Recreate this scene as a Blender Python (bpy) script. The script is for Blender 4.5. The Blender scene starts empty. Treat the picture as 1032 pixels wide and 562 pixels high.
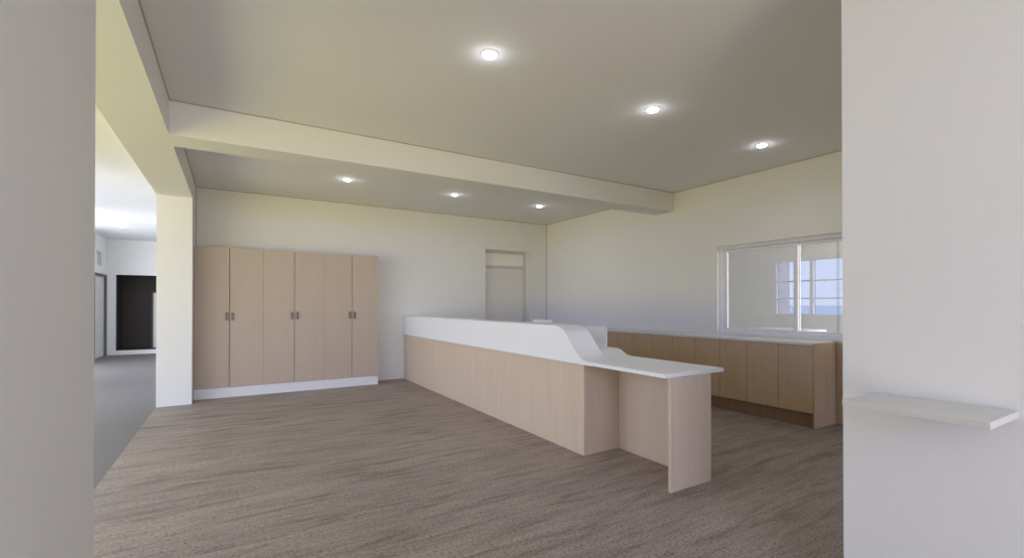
import bpy, bmesh, math, random
from mathutils import Vector
C = bpy.context.scene
R = math.radians
random.seed(4)

# ------------------------------------------------------------------ camera
cam = bpy.data.cameras.new('camera'); co = bpy.data.objects.new('camera', cam)
C.collection.objects.link(co); C.camera = co
cam.sensor_width = 36; cam.lens = 466.47 * 36 / 1032
cam.shift_y = (304.38 - 281) / 1032
cam.clip_start = .02
co.location = (0, 0, 1.4); co.rotation_euler = (R(90.3166), 0, R(-31.1354))

# ------------------------------------------------------------------ daylight
SKY_UP = (1.25, 1.75, 3.4); SKY_HZ = (1.8, 2.0, 2.9); GROUND = (2.5, 1.95, .18)
W = bpy.data.worlds.new('daylight'); C.world = W; W.use_nodes = True
n = W.node_tree.nodes; l = W.node_tree.links; n.clear()
out = n.new('ShaderNodeOutputWorld'); bg = n.new('ShaderNodeBackground')
tc = n.new('ShaderNodeTexCoord'); sp = n.new('ShaderNodeSeparateXYZ'); cr = n.new('ShaderNodeValToRGB')
mp = n.new('ShaderNodeMapRange'); mp.inputs[1].default_value = -1; mp.inputs[2].default_value = 1
l.new(tc.outputs['Generated'], sp.inputs[0]); l.new(sp.outputs[2], mp.inputs[0]); l.new(mp.outputs[0], cr.inputs[0])
l.new(cr.outputs[0], bg.inputs[0]); l.new(bg.outputs[0], out.inputs[0])
e = cr.color_ramp.elements
e[0].position = 0; e[0].color = (*GROUND, 1)
e[1].position = 1; e[1].color = (*SKY_UP, 1)
a = e.new(.4975); a.color = (*GROUND, 1)
a = e.new(.5002); a.color = (*SKY_HZ, 1)
a = e.new(.58); a.color = (*SKY_HZ, 1)
bg.inputs[1].default_value = 1.0

def area(name, loc, target, sx, sy, power, col, spread=180):
    d = bpy.data.lights.new(name, 'AREA'); d.shape = 'RECTANGLE'; d.size = sx; d.size_y = sy
    d.energy = power; d.color = col; d.spread = R(spread)
    o = bpy.data.objects.new(name, d); C.collection.objects.link(o); o.location = loc
    o.rotation_euler = (Vector(target) - Vector(loc)).to_track_quat('-Z', 'Y').to_euler()
    return o
# daylight coming in at the glazed sides of the building: sky light slants down, light off the sunlit lawn slants up; hall and east fills are added
LP = dict(sky_w=(222, 0.108, 0.230, 1.000), lawn_w=(212, 1.000, 0.981, 0.415), sky_s=(57, 0.289, 0.368, 1.000), lawn_s=(54, 1.000, 0.963, 0.815), hall=(130, 0.850, 0.900, 1.000), hall_near=(112, 0.643, 0.714, 1.000), east=(130, 1.000, 0.985, 1.000))
LAMP_BEAM = 2.0; LAMP_GLOW = .45
def lp(k): return LP[k][0], LP[k][1:]
area('sky_light_west', (-5.6, 3.6, 2.8), (-2.6, 4.4, .1), 8, 1.8, *lp('sky_w'))
area('lawn_light_west', (-5.0, 4.0, .75), (-3.2, 4.4, 4.0), 8, 2.2, *lp('lawn_w'))
area('sky_light_south', (.45, -3.8, 2.6), (2.2, -1.0, .4), 1.8, 1.6, *lp('sky_s'))
area('lawn_light_south', (.45, -3.4, .6), (1.4, -1.2, 3.4), 1.8, 1.4, *lp('lawn_s'))
area('hall_fill', (-4.3, 12.0, 1.7), (-2.3, 16, 1.9), 2.4, 2.4, *lp('hall'))  # unseen area lamp added to whiten the far end of the hall
area('hall_fill_near', (-4.6, 8.4, 1.7), (-2.0, 14, 2.4), 2.6, 2.2, *lp('hall_near'))  # second unseen lamp added to lift the nearer part of the hall
area('east_room_fill', (8.1, -.6, 1.7), (8.2, 5, 1.5), 3.0, 2.2, *lp('east'))  # unseen lamp added to brighten the dim room behind the window

C.view_settings.view_transform = 'Standard'; C.view_settings.look = 'None'
C.view_settings.gamma = 1; C.view_settings.use_curve_mapping = False
C.view_settings.exposure = 0.0

# ------------------------------------------------------------------ materials
def lin(r, g, b):
    f = lambda c: (c / 255 / 12.92) if c <= 10 else ((c / 255 + .055) / 1.055) ** 2.4
    return (f(r), f(g), f(b), 1)
def base(name, col, rough=.6, metal=0., spec=.5):
    m = bpy.data.materials.new(name); m.use_nodes = True
    b = m.node_tree.nodes['Principled BSDF']
    b.inputs['Base Color'].default_value = col; b.inputs['Roughness'].default_value = rough
    b.inputs['Metallic'].default_value = metal; b.inputs['Specular IOR Level'].default_value = spec
    return m, m.node_tree.nodes, m.node_tree.links, b
def paint(name, c, rough=.7, var=.02, scale=1.5, spec=.3, bump=.02):
    """painted plaster or laminate: very faint mottling and roller texture"""
    m, n, l, b = base(name, c, rough, 0, spec)
    t = n.new('ShaderNodeTexCoord'); z = n.new('ShaderNodeTexNoise'); z.inputs['Scale'].default_value = scale; z.inputs['Detail'].default_value = 3
    r = n.new('ShaderNodeValToRGB'); l.new(t.outputs['Object'], z.inputs['Vector']); l.new(z.outputs[0], r.inputs[0])
    r.color_ramp.elements[0].color = tuple(x * (1 - var) for x in c[:3]) + (1,)
    r.color_ramp.elements[1].color = tuple(min(1, x * (1 + var)) for x in c[:3]) + (1,)
    l.new(r.outputs[0], b.inputs['Base Color'])
    if bump:
        z2 = n.new('ShaderNodeTexNoise'); z2.inputs['Scale'].default_value = 220; l.new(t.outputs['Object'], z2.inputs['Vector'])
        bp = n.new('ShaderNodeBump'); bp.inputs['Strength'].default_value = bump; bp.inputs['Distance'].default_value = .002
        l.new(z2.outputs[0], bp.inputs['Height']); l.new(bp.outputs[0], b.inputs['Normal'])
    return m
def wood(name, c0, c1, rough=.45, sx=9., sz=.7, spec=.35):
    """vertical fine grain veneer"""
    m, n, l, b = base(name, c0, rough, 0, spec)
    t = n.new('ShaderNodeTexCoord'); mp = n.new('ShaderNodeMapping'); mp.inputs['Scale'].default_value = (sx, sx, sz)
    l.new(t.outputs['Object'], mp.inputs[0])
    z = n.new('ShaderNodeTexNoise'); z.inputs['Scale'].default_value = 1.6; z.inputs['Detail'].default_value = 8; z.inputs['Roughness'].default_value = .62
    z.inputs['Distortion'].default_value = .35
    l.new(mp.outputs[0], z.inputs['Vector'])
    mp2 = n.new('ShaderNodeMapping'); mp2.inputs['Scale'].default_value = (90, 90, 1.6); l.new(t.outputs['Object'], mp2.inputs[0])
    z2 = n.new('ShaderNodeTexNoise'); z2.inputs['Scale'].default_value = 1; z2.inputs['Detail'].default_value = 3; l.new(mp2.outputs[0], z2.inputs['Vector'])
    mx = n.new('ShaderNodeMath'); mx.operation = 'MULTIPLY_ADD'; mx.inputs[1].default_value = .35; l.new(z2.outputs[0], mx.inputs[0])
    mm = n.new('ShaderNodeMath'); mm.operation = 'MULTIPLY'; mm.inputs[1].default_value = .7; l.new(z.outputs[0], mm.inputs[0]); l.new(mm.outputs[0], mx.inputs[2])
    r = n.new('ShaderNodeValToRGB'); l.new(mx.outputs[0], r.inputs[0])
    r.color_ramp.elements[0].position = .36; r.color_ramp.elements[0].color = c0
    r.color_ramp.elements[1].position = .68; r.color_ramp.elements[1].color = c1
    l.new(r.outputs[0], b.inputs['Base Color'])
    return m
def glass(name, tint=(1, 1, 1, 1), gloss=.06):
    m = bpy.data.materials.new(name); m.use_nodes = True; n = m.node_tree.nodes; l = m.node_tree.links; n.clear()
    o = n.new('ShaderNodeOutputMaterial'); t = n.new('ShaderNodeBsdfTransparent'); g = n.new('ShaderNodeBsdfGlossy'); g.inputs['Roughness'].default_value = .02
    t.inputs[0].default_value = tint; x = n.new('ShaderNodeMixShader'); x.inputs[0].default_value = gloss
    l.new(t.outputs[0], x.inputs[1]); l.new(g.outputs[0], x.inputs[2]); l.new(x.outputs[0], o.inputs[0]); return m
def emit(name, col, s):
    m = bpy.data.materials.new(name); m.use_nodes = True; n = m.node_tree.nodes; l = m.node_tree.links; n.clear()
    o = n.new('ShaderNodeOutputMaterial'); t = n.new('ShaderNodeEmission'); t.inputs[0].default_value = col; t.inputs[1].default_value = s
    l.new(t.outputs[0], o.inputs[0]); return m
def floor_mat():
    m, n, l, b = base('wood_plank_vinyl', lin(120, 108, 98), .5, 0, .3)
    t = n.new('ShaderNodeTexCoord')
    def N(scale, sc, detail, rough=.6, dist=0.):
        mp = n.new('ShaderNodeMapping'); mp.inputs['Scale'].default_value = scale; l.new(t.outputs['Object'], mp.inputs[0])
        z = n.new('ShaderNodeTexNoise'); z.inputs['Scale'].default_value = sc; z.inputs['Detail'].default_value = detail
        z.inputs['Roughness'].default_value = rough; z.inputs['Distortion'].default_value = dist
        l.new(mp.outputs[0], z.inputs['Vector']); return z.outputs[0]
    streak = N((1.0, 8, 1), 1.4, 9, .66, .6)      # long streaks along the boards
    fine = N((3, 32, 1), 1.2, 6, .72)
    speck = N((30, 55, 1), 1.5, 5, .8)
    broad = N((.5, 1.6, 1), .8, 2)
    br = n.new('ShaderNodeTexBrick'); l.new(t.outputs['Object'], br.inputs['Vector'])
    br.inputs['Scale'].default_value = 1; br.inputs['Brick Width'].default_value = 1.5; br.inputs['Row Height'].default_value = .18
    br.inputs['Mortar Size'].default_value = .0015; br.inputs['Color1'].default_value = (.96, .96, .96, 1); br.inputs['Color2'].default_value = (1.04, 1.03, 1.02, 1)
    br.inputs['Mortar'].default_value = (.8, .8, .8, 1); br.offset = .37
    def ramp(src, stops):
        r = n.new('ShaderNodeValToRGB'); l.new(src, r.inputs[0]); el = r.color_ramp.elements
        el[0].position, el[0].color = stops[0]; el[1].position, el[1].color = stops[-1]
        for p, c in stops[1:-1]:
            q = el.new(p); q.color = c
        return r.outputs[0]
    def mul(a, c, f=1.):
        x = n.new('ShaderNodeMix'); x.data_type = 'RGBA'; x.blend_type = 'MULTIPLY'; x.inputs[0].default_value = f
        l.new(a, x.inputs[6]); l.new(c, x.inputs[7]); return x.outputs[2]
    c = ramp(streak, [(.30, FLOOR_DK), (.48, FLOOR_MD), (.68, FLOOR_LT)])
    c = mul(c, ramp(fine, [(.34, (.62, .61, .60, 1)), (.50, (1, 1, 1, 1))]), .6)
    c = mul(c, ramp(speck, [(.40, (.30, .29, .28, 1)), (.49, (1, 1, 1, 1)), (.58, (1, 1, 1, 1)), (.70, (1.25, 1.24, 1.22, 1))]), .9)
    c = mul(c, ramp(broad, [(.3, (.9, .89, .9, 1)), (.7, (1.06, 1.05, 1.03, 1))]), 1)
    c = mul(c, br.outputs[0], .8)
    l.new(c, b.inputs['Base Color'])
    return m
FLOOR_DK = lin(122, 111, 104); FLOOR_MD = lin(166, 154, 145); FLOOR_LT = lin(180, 168, 160)
M = dict(
    wall=paint('wall_paint', (.80, .80, .79, 1)), ceil=paint('ceiling_paint', (.82, .82, .83, 1), .85),
    hall=paint('hall_paint', (.86, .86, .86, 1)), floor=floor_mat(), hfloor=paint('hall_grey_floor', lin(120, 117, 115), .55, .04, 3),
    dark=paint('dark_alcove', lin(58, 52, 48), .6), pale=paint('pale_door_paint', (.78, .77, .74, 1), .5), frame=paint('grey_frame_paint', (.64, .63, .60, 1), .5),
    darkframe=paint('dark_frame_paint', lin(110, 104, 98), .5),
    white=paint('white_solid_surface', (.86, .88, .92, 1), .35, .01, 3, .5, 0), edge=paint('pale_laminate', (.74, .73, .70, 1), .45, .01, 3, .4, 0),
    alu=paint('white_aluminium', (.80, .80, .85, 1), .4, .01, 3, .5, 0), shelf=paint('shelf_laminate', (.66, .66, .63, 1), .4, .02, 4, .4, 0),
    desk=wood('light_ash_veneer', lin(204, 184, 163), lin(213, 195, 175), .4, spec=.5), oak=wood('oak_veneer', lin(192, 166, 136), lin(205, 181, 151)),
    ward=wood('beige_laminate', lin(187, 171, 155), lin(192, 177, 162), sx=4, sz=.5), plinth=paint('white_plinth', (.78, .79, .82, 1), .4, .01, 3, .4, 0),
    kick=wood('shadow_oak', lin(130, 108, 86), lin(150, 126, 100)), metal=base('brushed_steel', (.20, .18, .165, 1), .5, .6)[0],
    line=paint('shadow_line', (.48, .46, .42, 1)), gap=base('dark_gap', (.05, .04, .035, 1), .9)[0], glass=glass('clear_glass', (.96, .97, .97, 1), .015), glass_out=glass('tinted_outside_glass', (.62, .62, .60, 1), .03), glass2=glass('glass_joint', (.86, .87, .88, 1), .03),  # outside pane tint added to dim the overbright sky behind it
    lens=emit('lamp_lens', (.96, .98, 1, 1), 9.), frost=paint('frosted_transom', (.92, .91, .86, 1), .4, .01, 3),
    concrete=paint('pale_paving', (.82, .80, .74, 1), .8, .1, .4), render_=paint('beige_render', lin(240, 222, 205), .8, .05, 2),
)

# ------------------------------------------------------------------ mesh helpers
def bx(bm, x0, x1, y0, y1, z0, z1, bev=0., seg=2):
    v = [bm.verts.new(p) for p in ((x0, y0, z0), (x1, y0, z0), (x1, y1, z0), (x0, y1, z0), (x0, y0, z1), (x1, y0, z1), (x1, y1, z1), (x0, y1, z1))]
    f = [bm.faces.new([v[i] for i in q]) for q in ((3, 2, 1, 0), (4, 5, 6, 7), (0, 1, 5, 4), (1, 2, 6, 5), (2, 3, 7, 6), (3, 0, 4, 7))]
    if bev:
        ed = list({e for q in f for e in q.edges})
        bmesh.ops.bevel(bm, geom=ed, offset=bev, segments=seg, profile=.5, affect='EDGES')
def cyl(bm, c, r0, r1, z0, z1, seg=32, cap=True):
    lo = [bm.verts.new((c[0] + r0 * math.cos(2 * math.pi * i / seg), c[1] + r0 * math.sin(2 * math.pi * i / seg), z0)) for i in range(seg)]
    hi = [bm.verts.new((c[0] + r1 * math.cos(2 * math.pi * i / seg), c[1] + r1 * math.sin(2 * math.pi * i / seg), z1)) for i in range(seg)]
    for i in range(seg):
        j = (i + 1) % seg; bm.faces.new((lo[i], lo[j], hi[j], hi[i]))
    if cap: bm.faces.new(lo[::-1]); bm.faces.new(hi)
def lathe(bm, c, prof, seg=40):
    rings = [[bm.verts.new((c[0] + r * math.cos(2 * math.pi * i / seg), c[1] + r * math.sin(2 * math.pi * i / seg), c[2] + z)) for i in range(seg)] for r, z in prof]
    for a, b in zip(rings, rings[1:]):
        for i in range(seg):
            j = (i + 1) % seg; bm.faces.new((a[i], a[j], b[j], b[i]))
    bm.faces.new(rings[0]); bm.faces.new(rings[-1][::-1])
def smooth_pts(pts, k=6):
    """Catmull-Rom through 2-D points"""
    o = []
    P = [pts[0]] + list(pts) + [pts[-1]]
    for i in range(1, len(P) - 2):
        p0, p1, p2, p3 = P[i - 1:i + 3]
        for s in range(k):
            t = s / k
            o.append(tuple(.5 * (2 * p1[j] + (p2[j] - p0[j]) * t + (2 * p0[j] - 5 * p1[j] + 4 * p2[j] - p3[j]) * t * t + (3 * p1[j] - p0[j] - 3 * p2[j] + p3[j]) * t ** 3) for j in (0, 1)))
    o.append(pts[-1]); return o
def sheet(bm, a0, a1, pts, th, axis='X'):
    """a curved sheet: 2-D profile pts (u,z) offset by its thickness and extruded from a0 to a1 along axis"""
    nn = []
    for i in range(len(pts)):
        p, q = pts[max(0, i - 1)], pts[min(len(pts) - 1, i + 1)]
        d = Vector((q[0] - p[0], q[1] - p[1])).normalized(); nn.append(Vector((d.y, -d.x)))
    low = [(pts[i][0] + nn[i].x * th, pts[i][1] + nn[i].y * th) for i in range(len(pts))]
    P = (lambda a, u, z: (a, u, z)) if axis == 'X' else (lambda a, u, z: (u, a, z))
    g = [[bm.verts.new(P(a, *q)) for q in L] for a in (a0, a1) for L in (pts, low)]
    T0, L0, T1, L1 = g; k = len(pts)
    for i in range(k - 1):
        bm.faces.new((T0[i], T0[i + 1], T1[i + 1], T1[i])); bm.faces.new((L0[i + 1], L0[i], L1[i], L1[i + 1]))
        bm.faces.new((T0[i + 1], T0[i], L0[i], L0[i + 1])); bm.faces.new((T1[i], T1[i + 1], L1[i + 1], L1[i]))
    bm.faces.new((T0[0], T1[0], L1[0], L0[0])); bm.faces.new((T1[-1], T0[-1], L0[-1], L1[-1]))
def plate(bm, x0, x1, outline):
    """closed outline (y,z) extruded in X"""
    A = [bm.verts.new((x0, y, z)) for y, z in outline]; B = [bm.verts.new((x1, y, z)) for y, z in outline]
    bm.faces.new(A); bm.faces.new(B[::-1])
    for i in range(len(A)):
        j = (i + 1) % len(A); bm.faces.new((A[j], A[i], B[i], B[j]))
def obj(name, bm, mat, parent=None, smooth=False, off=None):
    bmesh.ops.recalc_face_normals(bm, faces=bm.faces)
    if off is not None: bmesh.ops.translate(bm, verts=bm.verts, vec=[-q for q in off])
    me = bpy.data.meshes.new(name); bm.to_mesh(me); bm.free(); me.materials.append(mat)
    o = bpy.data.objects.new(name, me); C.collection.objects.link(o)
    if parent: o.parent = parent
    if smooth:
        for p in me.polygons: p.use_smooth = True
        me.set_sharp_from_angle(angle=R(35))
    return o
def tag(o, label, cat, group=None):
    o['label'] = label; o['category'] = cat
    if group: o['group'] = group
    return o
def thing(name, loc, label, cat, group=None, rz=0):
    o = bpy.data.objects.new(name, None); C.collection.objects.link(o); o.location = loc; o.rotation_euler = (0, 0, rz)
    o.empty_display_size = .1
    return tag(o, label, cat, group)
def struct(name, boxes, mat, parent=None, bev=0., label=None):
    bm = bmesh.new()
    for b in boxes: bx(bm, *b, bev=bev)
    o = obj(name, bm, mat, parent)
    if not parent: o['kind'] = 'structure'
    if label: o['label'] = label
    return o
def copy_tree(o, parent=None):
    c = o.copy(); C.collection.objects.link(c); c.parent = parent
    for ch in list(o.children): copy_tree(ch, c)
    return c

XL, XLo, YC, YB, XR, ZC, ZS = -.486, -.89, 7.919, 8.613, 6.125, 3.219, 2.909
YN = 2.52   # far edge of the near pier of the left opening
# ------------------------------------------------------------------ room shell
struct('floor', [(XLo, 6.3, -4, 8.8, -.12, 0)], M['floor'])
f = struct('floor', [(-7, XLo, -4, 17.6, -.12, 0)], M['hfloor']); f['label'] = 'grey floor of the bright hall through the left opening'
f = struct('floor', [(6.3, 10.3, -1, 8.8, -.12, 0)], M['hfloor']); f['label'] = 'floor of the room behind the interior window'
struct('ceiling', [(XL, XR, -4, YB, ZC, ZC + .15)], M['ceil'])
f = struct('ceiling', [(-7, XLo, -4, 16.75, ZC, ZC + .15)], M['hall']); f['label'] = 'white ceiling of the hall'
f = struct('ceiling', [(6.3, 10.15, -1, 8.6, 2.9, 3.05)], M['hall']); f['label'] = 'ceiling of the room behind the interior window'
# left wall: near pier, header over the opening, far column
struct('wall_left', [(XLo, XL, -4, YN, 0, ZC + .15), (XLo, XL, YN, YC, ZS, ZC + .15), (XLo, XL, YC, YB, 0, ZC + .15)], M['wall'])
# back wall with recessed door
D0, D1, DZ = 4.555, 5.64, 2.565
struct('wall_back', [(XLo, D0, YB, YB + .35, 0, ZC + .15), (D1, XR + .17, YB, YB + .35, 0, ZC + .15), (D0, D1, YB, YB + .35, DZ, ZC + .15), (D0, D1, YB + .25, YB + .35, 0, DZ)], M['wall'])
# right wall with interior window
WY0, WY1, WZ0, WZ1 = 2.05, 4.28, .985, 2.253
struct('wall_right', [(XR, XR + .17, -1, WY0, 0, ZC + .15), (XR, XR + .17, WY1, YB, 0, ZC + .15), (XR, XR + .17, WY0, WY1, 0, WZ0), (XR, XR + .17, WY0, WY1, WZ1, ZC + .15)], M['wall'])
struct('trim_1', [(XL, XR, 5.069, 5.435, ZS, ZC)], M['wall'], label='boxed ceiling beam crossing the room')
# fine shadow line painted as darker strips along ceiling joints and two room corners
struct('shadow_trim', [(XL, XR, YB - .008, YB, ZC - .012, ZC), (XR - .008, XR, -1, YB - .008, ZC - .012, ZC), (XL, XL + .008, -4, YB - .008, ZC - .012, ZC), (XL + .008, XR - .008, 5.061, 5.069, ZC - .012, ZC), (XR - .014, XR, YB - .008, YB, .97, ZC - .012), (XL, XL + .01, YB - .008, YB, 2.27, ZC - .012)], M['line'])
# near partition on the right that carries the shelf
RX, RY = 2.537, 1.094
struct('wall_near_right', [(RX, RX + .15, -4, RY, 0, ZC)], M['wall'])
struct('wall_south_blocker', [(RX + .15, 4.1, -1.3, -1.15, 0, ZC), (4.1, XR + .17, -1.3, -1.15, 2.1, ZC)], M['wall'])  # unseen wall and header added to block sky light from behind
struct('trim_2', [(XR - .02, XR, 1.3, 2.70, 0, .95)], M['oak'], label='low wood wall panel beside the base cabinets')

# ------------------------------------------------------------------ hall seen through the left opening
HX, HY = -2.973, 16.75
struct('wall_hall_right', [(XLo, XLo + .2, YB + .35, HY, 0, ZC + .15)], M['hall'])
struct('wall_hall_left', [(HX - .15, HX, 14.2, 15.35, 0, ZC), (HX - .15, HX, 15.35, 16.69, 2.22, 2.42), (HX - .15, HX, 15.35, 15.6, 2.42, 2.8), (HX - .15, HX, 16.05, 16.69, 2.42, 2.8),
        (HX - .15, HX, 15.35, 16.69, 2.8, ZC), (HX - .15, HX, 16.69, HY, 0, ZC)], M['hall'])
struct('wall_hall_west', [(-7.15, -7, 8.0, 14.35, 0, ZC), (-7, HX - .15, 14.2, 14.35, 0, ZC)], M['hall'])
A0, A1, AZ0, AZ1 = -2.79, -1.25, .115, 2.24
struct('wall_hall_far', [(HX - .15, A0, HY, HY + .12, 0, ZC), (A1, XLo + .2, HY, HY + .12, 0, ZC), (A0, A1, HY, HY + .12, AZ1, ZC), (A0, A1, HY, HY + .12, 0, AZ0)], M['hall'])
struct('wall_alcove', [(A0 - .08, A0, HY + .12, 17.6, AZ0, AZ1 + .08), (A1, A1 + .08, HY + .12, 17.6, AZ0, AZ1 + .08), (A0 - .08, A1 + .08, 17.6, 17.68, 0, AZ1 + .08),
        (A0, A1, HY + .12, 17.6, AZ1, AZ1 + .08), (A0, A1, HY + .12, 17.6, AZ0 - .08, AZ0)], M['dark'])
d = thing('door_3', (-1.7, 17.58, AZ0), '', ''); del d['label'], d['category']; d['kind'] = 'structure'
for b in [[(-.38, -.34, -.03, 0, 0, 1.68), (.34, .38, -.03, 0, 0, 1.68), (-.38, .38, -.03, 0, 1.64, 1.68)]]:
    bm = bmesh.new(); [bx(bm, *q) for q in b]; obj('door_frame', bm, M['darkframe'], d)
bm = bmesh.new(); bx(bm, -.34, .34, -.02, .01, 0, 1.64); obj('door_panel', bm, M['frost'], d)
d = thing('door_2', (HX, 16.02, 0), '', ''); del d['label'], d['category']; d['kind'] = 'structure'
bm = bmesh.new(); bx(bm, -.15, .015, .61, .67, 0, 2.22); bx(bm, -.15, .015, -.67, -.61, 0, 2.22); bx(bm, -.15, .015, -.61, .61, 2.16, 2.22); obj('door_frame', bm, M['darkframe'], d)
bm = bmesh.new(); bx(bm, -.09, -.04, -.61, .61, .01, 2.16, .004); obj('door_panel', bm, M['pale'], d)
d = thing('window_3', (HX, 15.825, 2.61), '', ''); del d['label'], d['category']; d['kind'] = 'structure'
bm = bmesh.new()
for q in [(-.15, .015, -.225, -.185, -.19, .19), (-.15, .015, .185, .225, -.19, .19), (-.15, .015, -.185, .185, .15, .19), (-.15, .015, -.185, .185, -.19, -.15)]: bx(bm, *q)
obj('window_frame', bm, M['frame'], d)
bm = bmesh.new(); bx(bm, -.08, -.07, -.185, .185, -.15, .15); obj('pane', bm, M['frost'], d)

# ------------------------------------------------------------------ door in the back wall, set back into its reveal
d = thing('door_1', ((D0 + D1) / 2, YB + .17, 0), '', ''); del d['label'], d['category']; d['kind'] = 'structure'
hw = (D1 - D0) / 2 - .002
bm = bmesh.new()
for q in [(-hw, -hw + .06, -.06, .08, 0, DZ), (hw - .06, hw, -.06, .08, 0, DZ), (-hw + .06, hw - .06, -.06, .08, DZ - .05, DZ), (-hw + .06, hw - .06, -.06, .08, 2.20, 2.25)]: bx(bm, *q, bev=.003)
obj('door_frame', bm, M['frame'], d)
bm = bmesh.new(); bx(bm, -hw + .063, hw - .063, -.03, .015, .008, 2.197, .003); dp = obj('door_panel', bm, M['pale'], d)
bm = bmesh.new(); bx(bm, -hw + .06, hw - .06, .0, .01, 2.25, DZ - .05); obj('transom_pane', bm, M['frost'], d)
bm = bmesh.new(); bx(bm, -hw + .11, -hw + .13, -.085, -.03, 1.02, 1.04, .003); bx(bm, -hw + .11, -hw + .24, -.095, -.08, 1.02, 1.04, .004); obj('door_handle', bm, M['metal'], dp)
# thin corner bead round the door reveal
struct('trim_3', [(D1, D1 + .018, YB - .004, YB, 0, DZ + .018), (D0 - .012, D0, YB - .004, YB, 0, DZ + .018), (D0, D1, YB - .004, YB, DZ, DZ + .018)], M['edge'])

# ------------------------------------------------------------------ interior window over the base cabinets
wm = thing('window_1', (XR, (WY0 + WY1) / 2, WZ0), '', ''); del wm['label'], wm['category']; wm['kind'] = 'structure'
hy = (WY1 - WY0) / 2; hz = WZ1 - WZ0; mid = 3.20 - (WY0 + WY1) / 2
bm = bmesh.new()
for q in [(.05, .15, hy - .06, hy, 0, hz), (.05, .15, -hy, -hy + .06, 0, hz), (.05, .15, -hy + .06, hy - .06, hz - .05, hz), (.05, .15, -hy + .06, hy - .06, 0, .045)]: bx(bm, *q, bev=.003)
obj('window_frame', bm, M['alu'], wm)
for s0, s1, x in ((mid - .02, hy - .06, .07), (-hy + .06, mid + .03, .105)):
    bm = bmesh.new(); t = .055
    for q in [(x, x + .03, s1 - t, s1, .05, hz - .055), (x, x + .03, s0, s0 + t, .05, hz - .055), (x, x + .03, s0 + t, s1 - t, hz - .055 - t * .6, hz - .055), (x, x + .03, s0 + t, s1 - t, .05, .05 + t * .6)]: bx(bm, *q, bev=.002)
    sa = obj('sash', bm, M['alu'], wm)
    bm = bmesh.new(); bx(bm, x + .012, x + .018, s0 + t * .9, s1 - t * .9, .05 + t * .5, hz - .055 - t * .5); obj('pane', bm, M['glass'], sa)
bm = bmesh.new(); bx(bm, .137, .143, 2.735 - (WY0 + WY1) / 2, 2.765 - (WY0 + WY1) / 2, .07, hz - .075); obj('glass_joint', bm, M['glass2'], wm)
bm = bmesh.new(); bx(bm, -.02, .13, -hy, hy, -.016, -.001, .003); obj('window_sill', bm, M['alu'], wm)

# room behind it, with its outside window
EX = 10.0; EY0, EY1, EZ0, EZ1 = 3.40, 5.60, 1.18, 2.33
struct('wall_east', [(EX, EX + .15, -1, EY0, 0, 3.05), (EX, EX + .15, EY1, 8.8, 0, 3.05), (EX, EX + .15, EY0, EY1, 0, EZ0), (EX, EX + .15, EY0, EY1, EZ1, 3.05)], M['wall'])
struct('wall_east_room_back', [(XR + .17, EX, 7.4, 7.55, 0, 2.9)], M['wall'])
wm = thing('window_2', (EX, (EY0 + EY1) / 2, EZ0), '', ''); del wm['label'], wm['category']; wm['kind'] = 'structure'
hy = (EY1 - EY0) / 2; hz = EZ1 - EZ0; bm = bmesh.new()
for q in [(0, .08, hy - .03, hy, 0, hz), (0, .08, -hy, -hy + .03, 0, hz), (0, .08, -hy + .03, hy - .03, hz - .03, hz), (0, .08, -hy + .03, hy - .03, 0, .03),
          (0, .08, .335, .40, .03, hz - .03), (0, .08, -.40, -.335, .03, hz - .03), (.01, .07, -hy + .03, hy - .03, .335, .365), (.01, .07, -hy + .03, hy - .03, .695, .725)]: bx(bm, *q)
obj('window_frame', bm, M['alu'], wm)
bm = bmesh.new(); bx(bm, .04, .046, -hy + .03, hy - .03, .03, hz - .03); obj('pane', bm, M['glass_out'], wm)
bm = bmesh.new(); bx(bm, 10.2, 1500, -700, 1500, -.6, -.5); o = obj('ground', bm, M['concrete']); o['kind'] = 'structure'
t = thing('building', (14.2, 8.95, -.5), 'beige rendered building standing outside, at left edge of the far outside window', 'building')
bm = bmesh.new(); bx(bm, -1.0, 1.0, -.9, 3, 0, 6.5); o = obj('wall', bm, M['render_'], t)
for z in (1.6, 4.2):
    bm = bmesh.new(); bx(bm, -1.02, -.97, .2, 1.4, z, z + 1.3); obj('window', bm, M['frame'], t)

# white table in the room behind the window
t = thing('table', (8.0, 4.3, 0), 'white table with rounded corners seen through the window in the room behind', 'table')
bm = bmesh.new(); bx(bm, -.30, .30, -.5, .5, .925, 1.0, .03, 4); obj('tabletop', bm, M['white'], t)
for x in (-.25, .25):
    for y in (-.45, .45):
        bm = bmesh.new(); cyl(bm, (x, y), .02, .022, 0, .924, 20); obj('leg', bm, M['alu'], t, True)

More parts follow.
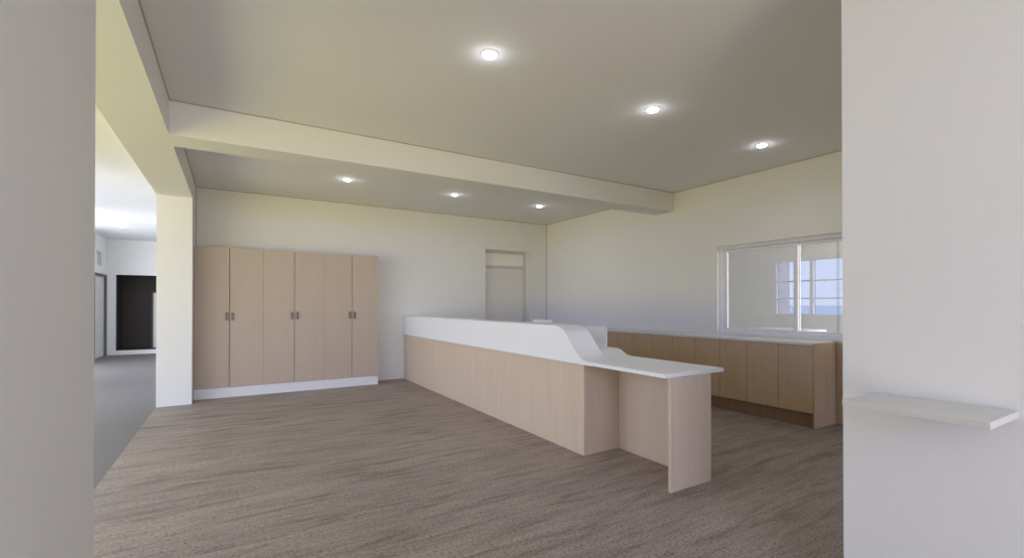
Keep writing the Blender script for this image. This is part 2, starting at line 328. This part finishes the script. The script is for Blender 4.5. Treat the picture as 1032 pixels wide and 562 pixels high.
# ------------------------------------------------------------------ wardrobes
WF, WD = 8.222, YB - .005
def wardrobe(x0, x1, seam, label, first):
    t = thing('wardrobe', ((x0 + x1) / 2, (WF + WD) / 2, 0), label, 'wardrobe', 'tall double-door wardrobes along the back wall')
    o = t.location
    th = .018
    bm = bmesh.new(); bx(bm, x0 + .001, x0 + th, WF + .022, WD, .15, 2.256); bx(bm, x1 - th, x1 - .001, WF + .022, WD, .15, 2.256)
    bx(bm, x0 + th, x1 - th, WF + .022, WD, 2.238, 2.256); bx(bm, x0 + th, x1 - th, WF + .022, WD, .15, .168); bx(bm, x0 + th, x1 - th, WD - .01, WD, .168, 2.238)
    obj('carcass', bm, M['ward'], t, off=o)
    bm = bmesh.new(); bx(bm, x0 + .001, x1 - .001, WF + .006, WD, 0, .149, .001); obj('plinth', bm, M['plinth'], t, off=o)['label'] = 'white plinth'
    for a, b, s in ((x0 + .001, seam - .0035, 1), (seam + .0035, x1 - .001, -1)):
        bm = bmesh.new(); bx(bm, a, b, WF, WF + .02, .153, 2.2605, .0015); d = obj('door', bm, M['ward'], t, off=o)
        hx = b - .036 if s > 0 else a + .036
        bm = bmesh.new(); bx(bm, hx - .016, hx + .016, WF - .022, WF - .014, 1.165, 1.285, .003)
        bx(bm, hx - .006, hx + .006, WF - .016, WF, 1.19, 1.205); bx(bm, hx - .006, hx + .006, WF - .016, WF, 1.255, 1.27)
        obj('handle', bm, M['metal'], d, off=o)
wardrobe(-.484, .413, -.036, 'leftmost beige double-door wardrobe, standing against the white column', True)
wardrobe(.413, 1.303, .861, 'middle beige double-door wardrobe between two matching wardrobes', False)
wardrobe(1.303, 2.205, 1.762, 'rightmost beige double-door wardrobe, nearest the reception counter', False)

# ------------------------------------------------------------------ reception counter
XD, XF = 2.795, 2.772            # wood face, white fascia face
YD = 3.336                       # near corner of the tall part
XI = 3.075                       # inner edge of the raised ledge
XO = 3.482                        # outer edge of the low counter
r = thing('reception_counter', (3.15, 5.4, 0), 'long light wood reception counter with a white top curving down to a low end', 'counter')
o = r.location
bm = bmesh.new(); bx(bm, XD, XD + .02, YD, YB - .003, 0, .842, .001); obj('front_panel', bm, M['desk'], r, off=o)
bm = bmesh.new(); bx(bm, XD + .021, 3.235, YD + .0005, YD + .02, 0, .85, .001); obj('return_panel', bm, M['desk'], r, off=o)
bm = bmesh.new(); bx(bm, 3.236, 3.262, 2.367, 3.70, 0, .849, .001); obj('modesty_panel', bm, M['desk'], r, off=o)
bm = bmesh.new(); bx(bm, XD, 3.266, 2.340, 2.366, 0, .849, .0015); obj('end_panel', bm, M['desk'], r, off=o)
bm = bmesh.new(); bx(bm, XD + .021, 3.235, YD + .021, 3.70, .0, .842); bx(bm, XD + .021, 3.46, 3.70, YB - .003, 0, .915); obj('carcass', bm, M['oak'], r, off=o)
S = [(2.373, .879), (2.8, .879), (3.17, .879), (3.26, .882), (3.33, .895), (3.385, .922), (3.452, .98), (3.543, 1.08), (3.61, 1.145), (3.67, 1.175), (3.745, 1.19), (3.85, 1.192), (3.95, 1.192)]
SP = [S[0]] + smooth_pts([(3.05, .879), (3.12, .879)] + S[3:], 5) + [(YB - .003, 1.192)]
bm = bmesh.new()
sheet(bm, XF, XI, SP, .03)
L = [(2.373, .879)] + smooth_pts([(3.30, .879), (3.37, .879), (3.42, .880), (3.465, .888), (3.515, .91), (3.565, .934), (3.61, .944), (3.67, .945), (3.74, .945)], 6) + [(YB - .003, .945)]
sheet(bm, XI, XO, L, .03)
obj('countertop', bm, M['white'], r, True, off=o)['label'] = 'white curved solid top'
bm = bmesh.new()
up = [p for p in SP if p[0] > 3.2]
plate(bm, XF + .0006, XF + .022, [(y, z - .004) for y, z in up] + [(YB - .003, .842), (3.2, .846)])
obj('fascia', bm, M['white'], r, off=o)['label'] = 'bright white fascia'
bm = bmesh.new(); plate(bm, XI - .022, XI - .001, [(y, z - .012) for y, z in up if z > .95] + [(YB - .003, .93), (3.43, .93)]); obj('inner_upstand', bm, M['white'], r, off=o)
def upright(y0, y1, ztop, rad=.07):
    """white plate standing on the inner top: filleted into it at the foot, far upper corner rounded"""
    bm = bmesh.new(); foot = smooth_pts([(3.415, .947), (3.44, .949), (3.465, .960), (3.476, .99), (3.479, 1.03)], 5)
    ys = [y0 + (y1 - y0) * k / 14 for k in range(15)] + [y1 - rad + rad * math.sin(R(a)) for a in range(0, 91, 6)]
    ys = sorted(set(round(y, 5) for y in ys)); G = []
    for y in ys:
        d = max(0, y - (y1 - rad)); top = ztop - (rad - math.sqrt(max(0, rad * rad - d * d)))
        f = foot + [(3.480, 1.03 + (top - 1.03) * t) for t in (.35, .7, 1)]
        bk = [(3.497, top), (3.497, .99), (3.497, .947)]
        G.append([bm.verts.new((x, y, z)) for x, z in f + bk])
    m = len(G[0])
    for a, b in zip(G, G[1:]):
        for q in range(m): bm.faces.new((a[q], a[(q + 1) % m], b[(q + 1) % m], b[q]))
    bm.faces.new(G[0]); bm.faces.new(G[-1][::-1])
    return bm
obj('upright', upright(3.78, 4.16, 1.160, .10), M['white'], r, True, off=o)['label'] = 'white curved upright plate on the inner side'
obj('upright', upright(4.80, 5.24, 1.205), M['white'], r, True, off=o)['label'] = 'farther white upright plate peeping over the ledge'

# ------------------------------------------------------------------ base cabinets with a common worktop
CF = 5.626
def cabinet(y0, w):
    t = thing('base_cabinet', (5.87, y0 + w / 2, 0), 'x', 'cabinet', 'oak base cabinets along the right wall')
    h = w / 2; X = lambda a: a - 5.87
    bm = bmesh.new(); bx(bm, X(CF + .023), X(XR - .025), -h + .001, h - .001, .16, .936); obj('body', bm, M['oak'], t)
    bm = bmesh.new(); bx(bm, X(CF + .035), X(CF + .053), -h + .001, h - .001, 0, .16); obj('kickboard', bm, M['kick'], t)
    for a, b in ((-h + .003, -.003), (.003, h - .003)):
        bm = bmesh.new(); bx(bm, X(CF), X(CF + .02), a, b, .164, .932, .0012); obj('door', bm, M['oak'], t)
    return t
w = .784; names = ['first', 'second', 'third', 'fourth', 'fifth', 'sixth', 'seventh']
lab = ['oak double-door base cabinet at the near end of the row, next to the end panel', 'oak base cabinet second from the near end, under the left pane of the window',
       'oak base cabinet third from the near end, just left of the window', 'oak base cabinet fourth from the near end, above the small rise of the counter top',
       'oak base cabinet fifth from the near end, right beside the white upright plate', 'oak base cabinet sixth from the near end, behind the white upright plate',
       'oak base cabinet farthest from the camera, in the corner behind the reception counter']
c0 = cabinet(2.725, w)
for i in range(7):
    c = c0 if i == 0 else copy_tree(c0)
    c.location.y = 2.725 + w * (i + .5); c['label'] = lab[i]
bm = bmesh.new(); bx(bm, CF - .002, XR - .022, 2.705, 2.724, 0, .962, .001); tag(obj('end_panel', bm, M['oak']), 'oak end panel closing the near end of the base cabinet row', 'panel')
bm = bmesh.new(); bx(bm, CF - .012, XR - .001, 2.725, YB - .003, .937, .966, .002); tag(obj('worktop', bm, M['edge']), 'long pale worktop running over the oak base cabinets under the window', 'worktop')

# ------------------------------------------------------------------ shelf on the near partition
bm = bmesh.new(); bx(bm, 2.205, RX - .001, .507, .955, .974, 1.0, .002)
tag(obj('wall_shelf', bm, M['shelf']), 'pale grey shelf fixed to the near white wall at right', 'shelf')

# small pale knob low on the near left wall
t = bmesh.new()
bmesh.ops.create_uvsphere(t, u_segments=32, v_segments=20, radius=.05)
for v in t.verts:
    v.co.x *= .45; v.co.z *= 1.15; v.co.y *= 1.0
    if v.co.x < -.004: v.co.x = -.004
o = obj('wall_bumper', t, M['edge'], None, True); o.location = (XL + .004, 1.80, .628)
tag(o, 'small pale rounded bumper low on the near left wall', 'bumper')

# ------------------------------------------------------------------ recessed downlights
def downlight(power=6.):
    t = thing('downlight', (0, 0, ZC), 'x', 'light', 'round recessed ceiling downlights')
    bm = bmesh.new(); lathe(bm, (0, 0, 0), [(.069, 0.0), (.069, -.003), (.064, -.006), (.053, -.006), (.053, 0.0)]); obj('trim_ring', bm, M['edge'], t, True)
    bm = bmesh.new(); lathe(bm, (0, 0, 0), [(.052, -.001), (.052, -.009), (.047, -.018), (.032, -.024), (.012, -.026)]); obj('lens', bm, M['lens'], t, True)
    g = bpy.data.lights.new('lamp_glow', 'POINT'); g.energy = LAMP_GLOW; g.shadow_soft_size = .03; g.color = (.93, .95, 1)
    g = bpy.data.objects.new('lamp_glow', g); C.collection.objects.link(g); g.location = (0, 0, -.075); g.parent = t
    g = bpy.data.lights.new('lamp_beam', 'AREA'); g.shape = 'DISK'; g.size = .08; g.energy = LAMP_BEAM; g.color = (1, .98, .97); g.spread = R(150)
    g = bpy.data.objects.new('lamp_beam', g); C.collection.objects.link(g); g.location = (0, 0, -.03); g.parent = t
    return t
d0 = downlight()
spots = [(1.592, 2.95, 'nearest and largest ceiling downlight, left of the front row of three'), (3.34, 3.00, 'middle ceiling downlight of the row in front of the beam'),
         (5.151, 3.03, 'right ceiling downlight of the front row, close to the window wall'), (1.422, 6.98, 'left ceiling downlight behind the beam, above the wardrobes'),
         (3.137, 7.02, 'middle ceiling downlight of the row behind the beam'), (4.839, 7.03, 'right ceiling downlight behind the beam, above the back door'),
         (-2.2, 13.9, 'faint ceiling downlight in the bright hall through the left opening')]
for i, (x, y, s) in enumerate(spots):
    c = d0 if i == 0 else copy_tree(d0)
    c.location = (x, y, ZC); c['label'] = s
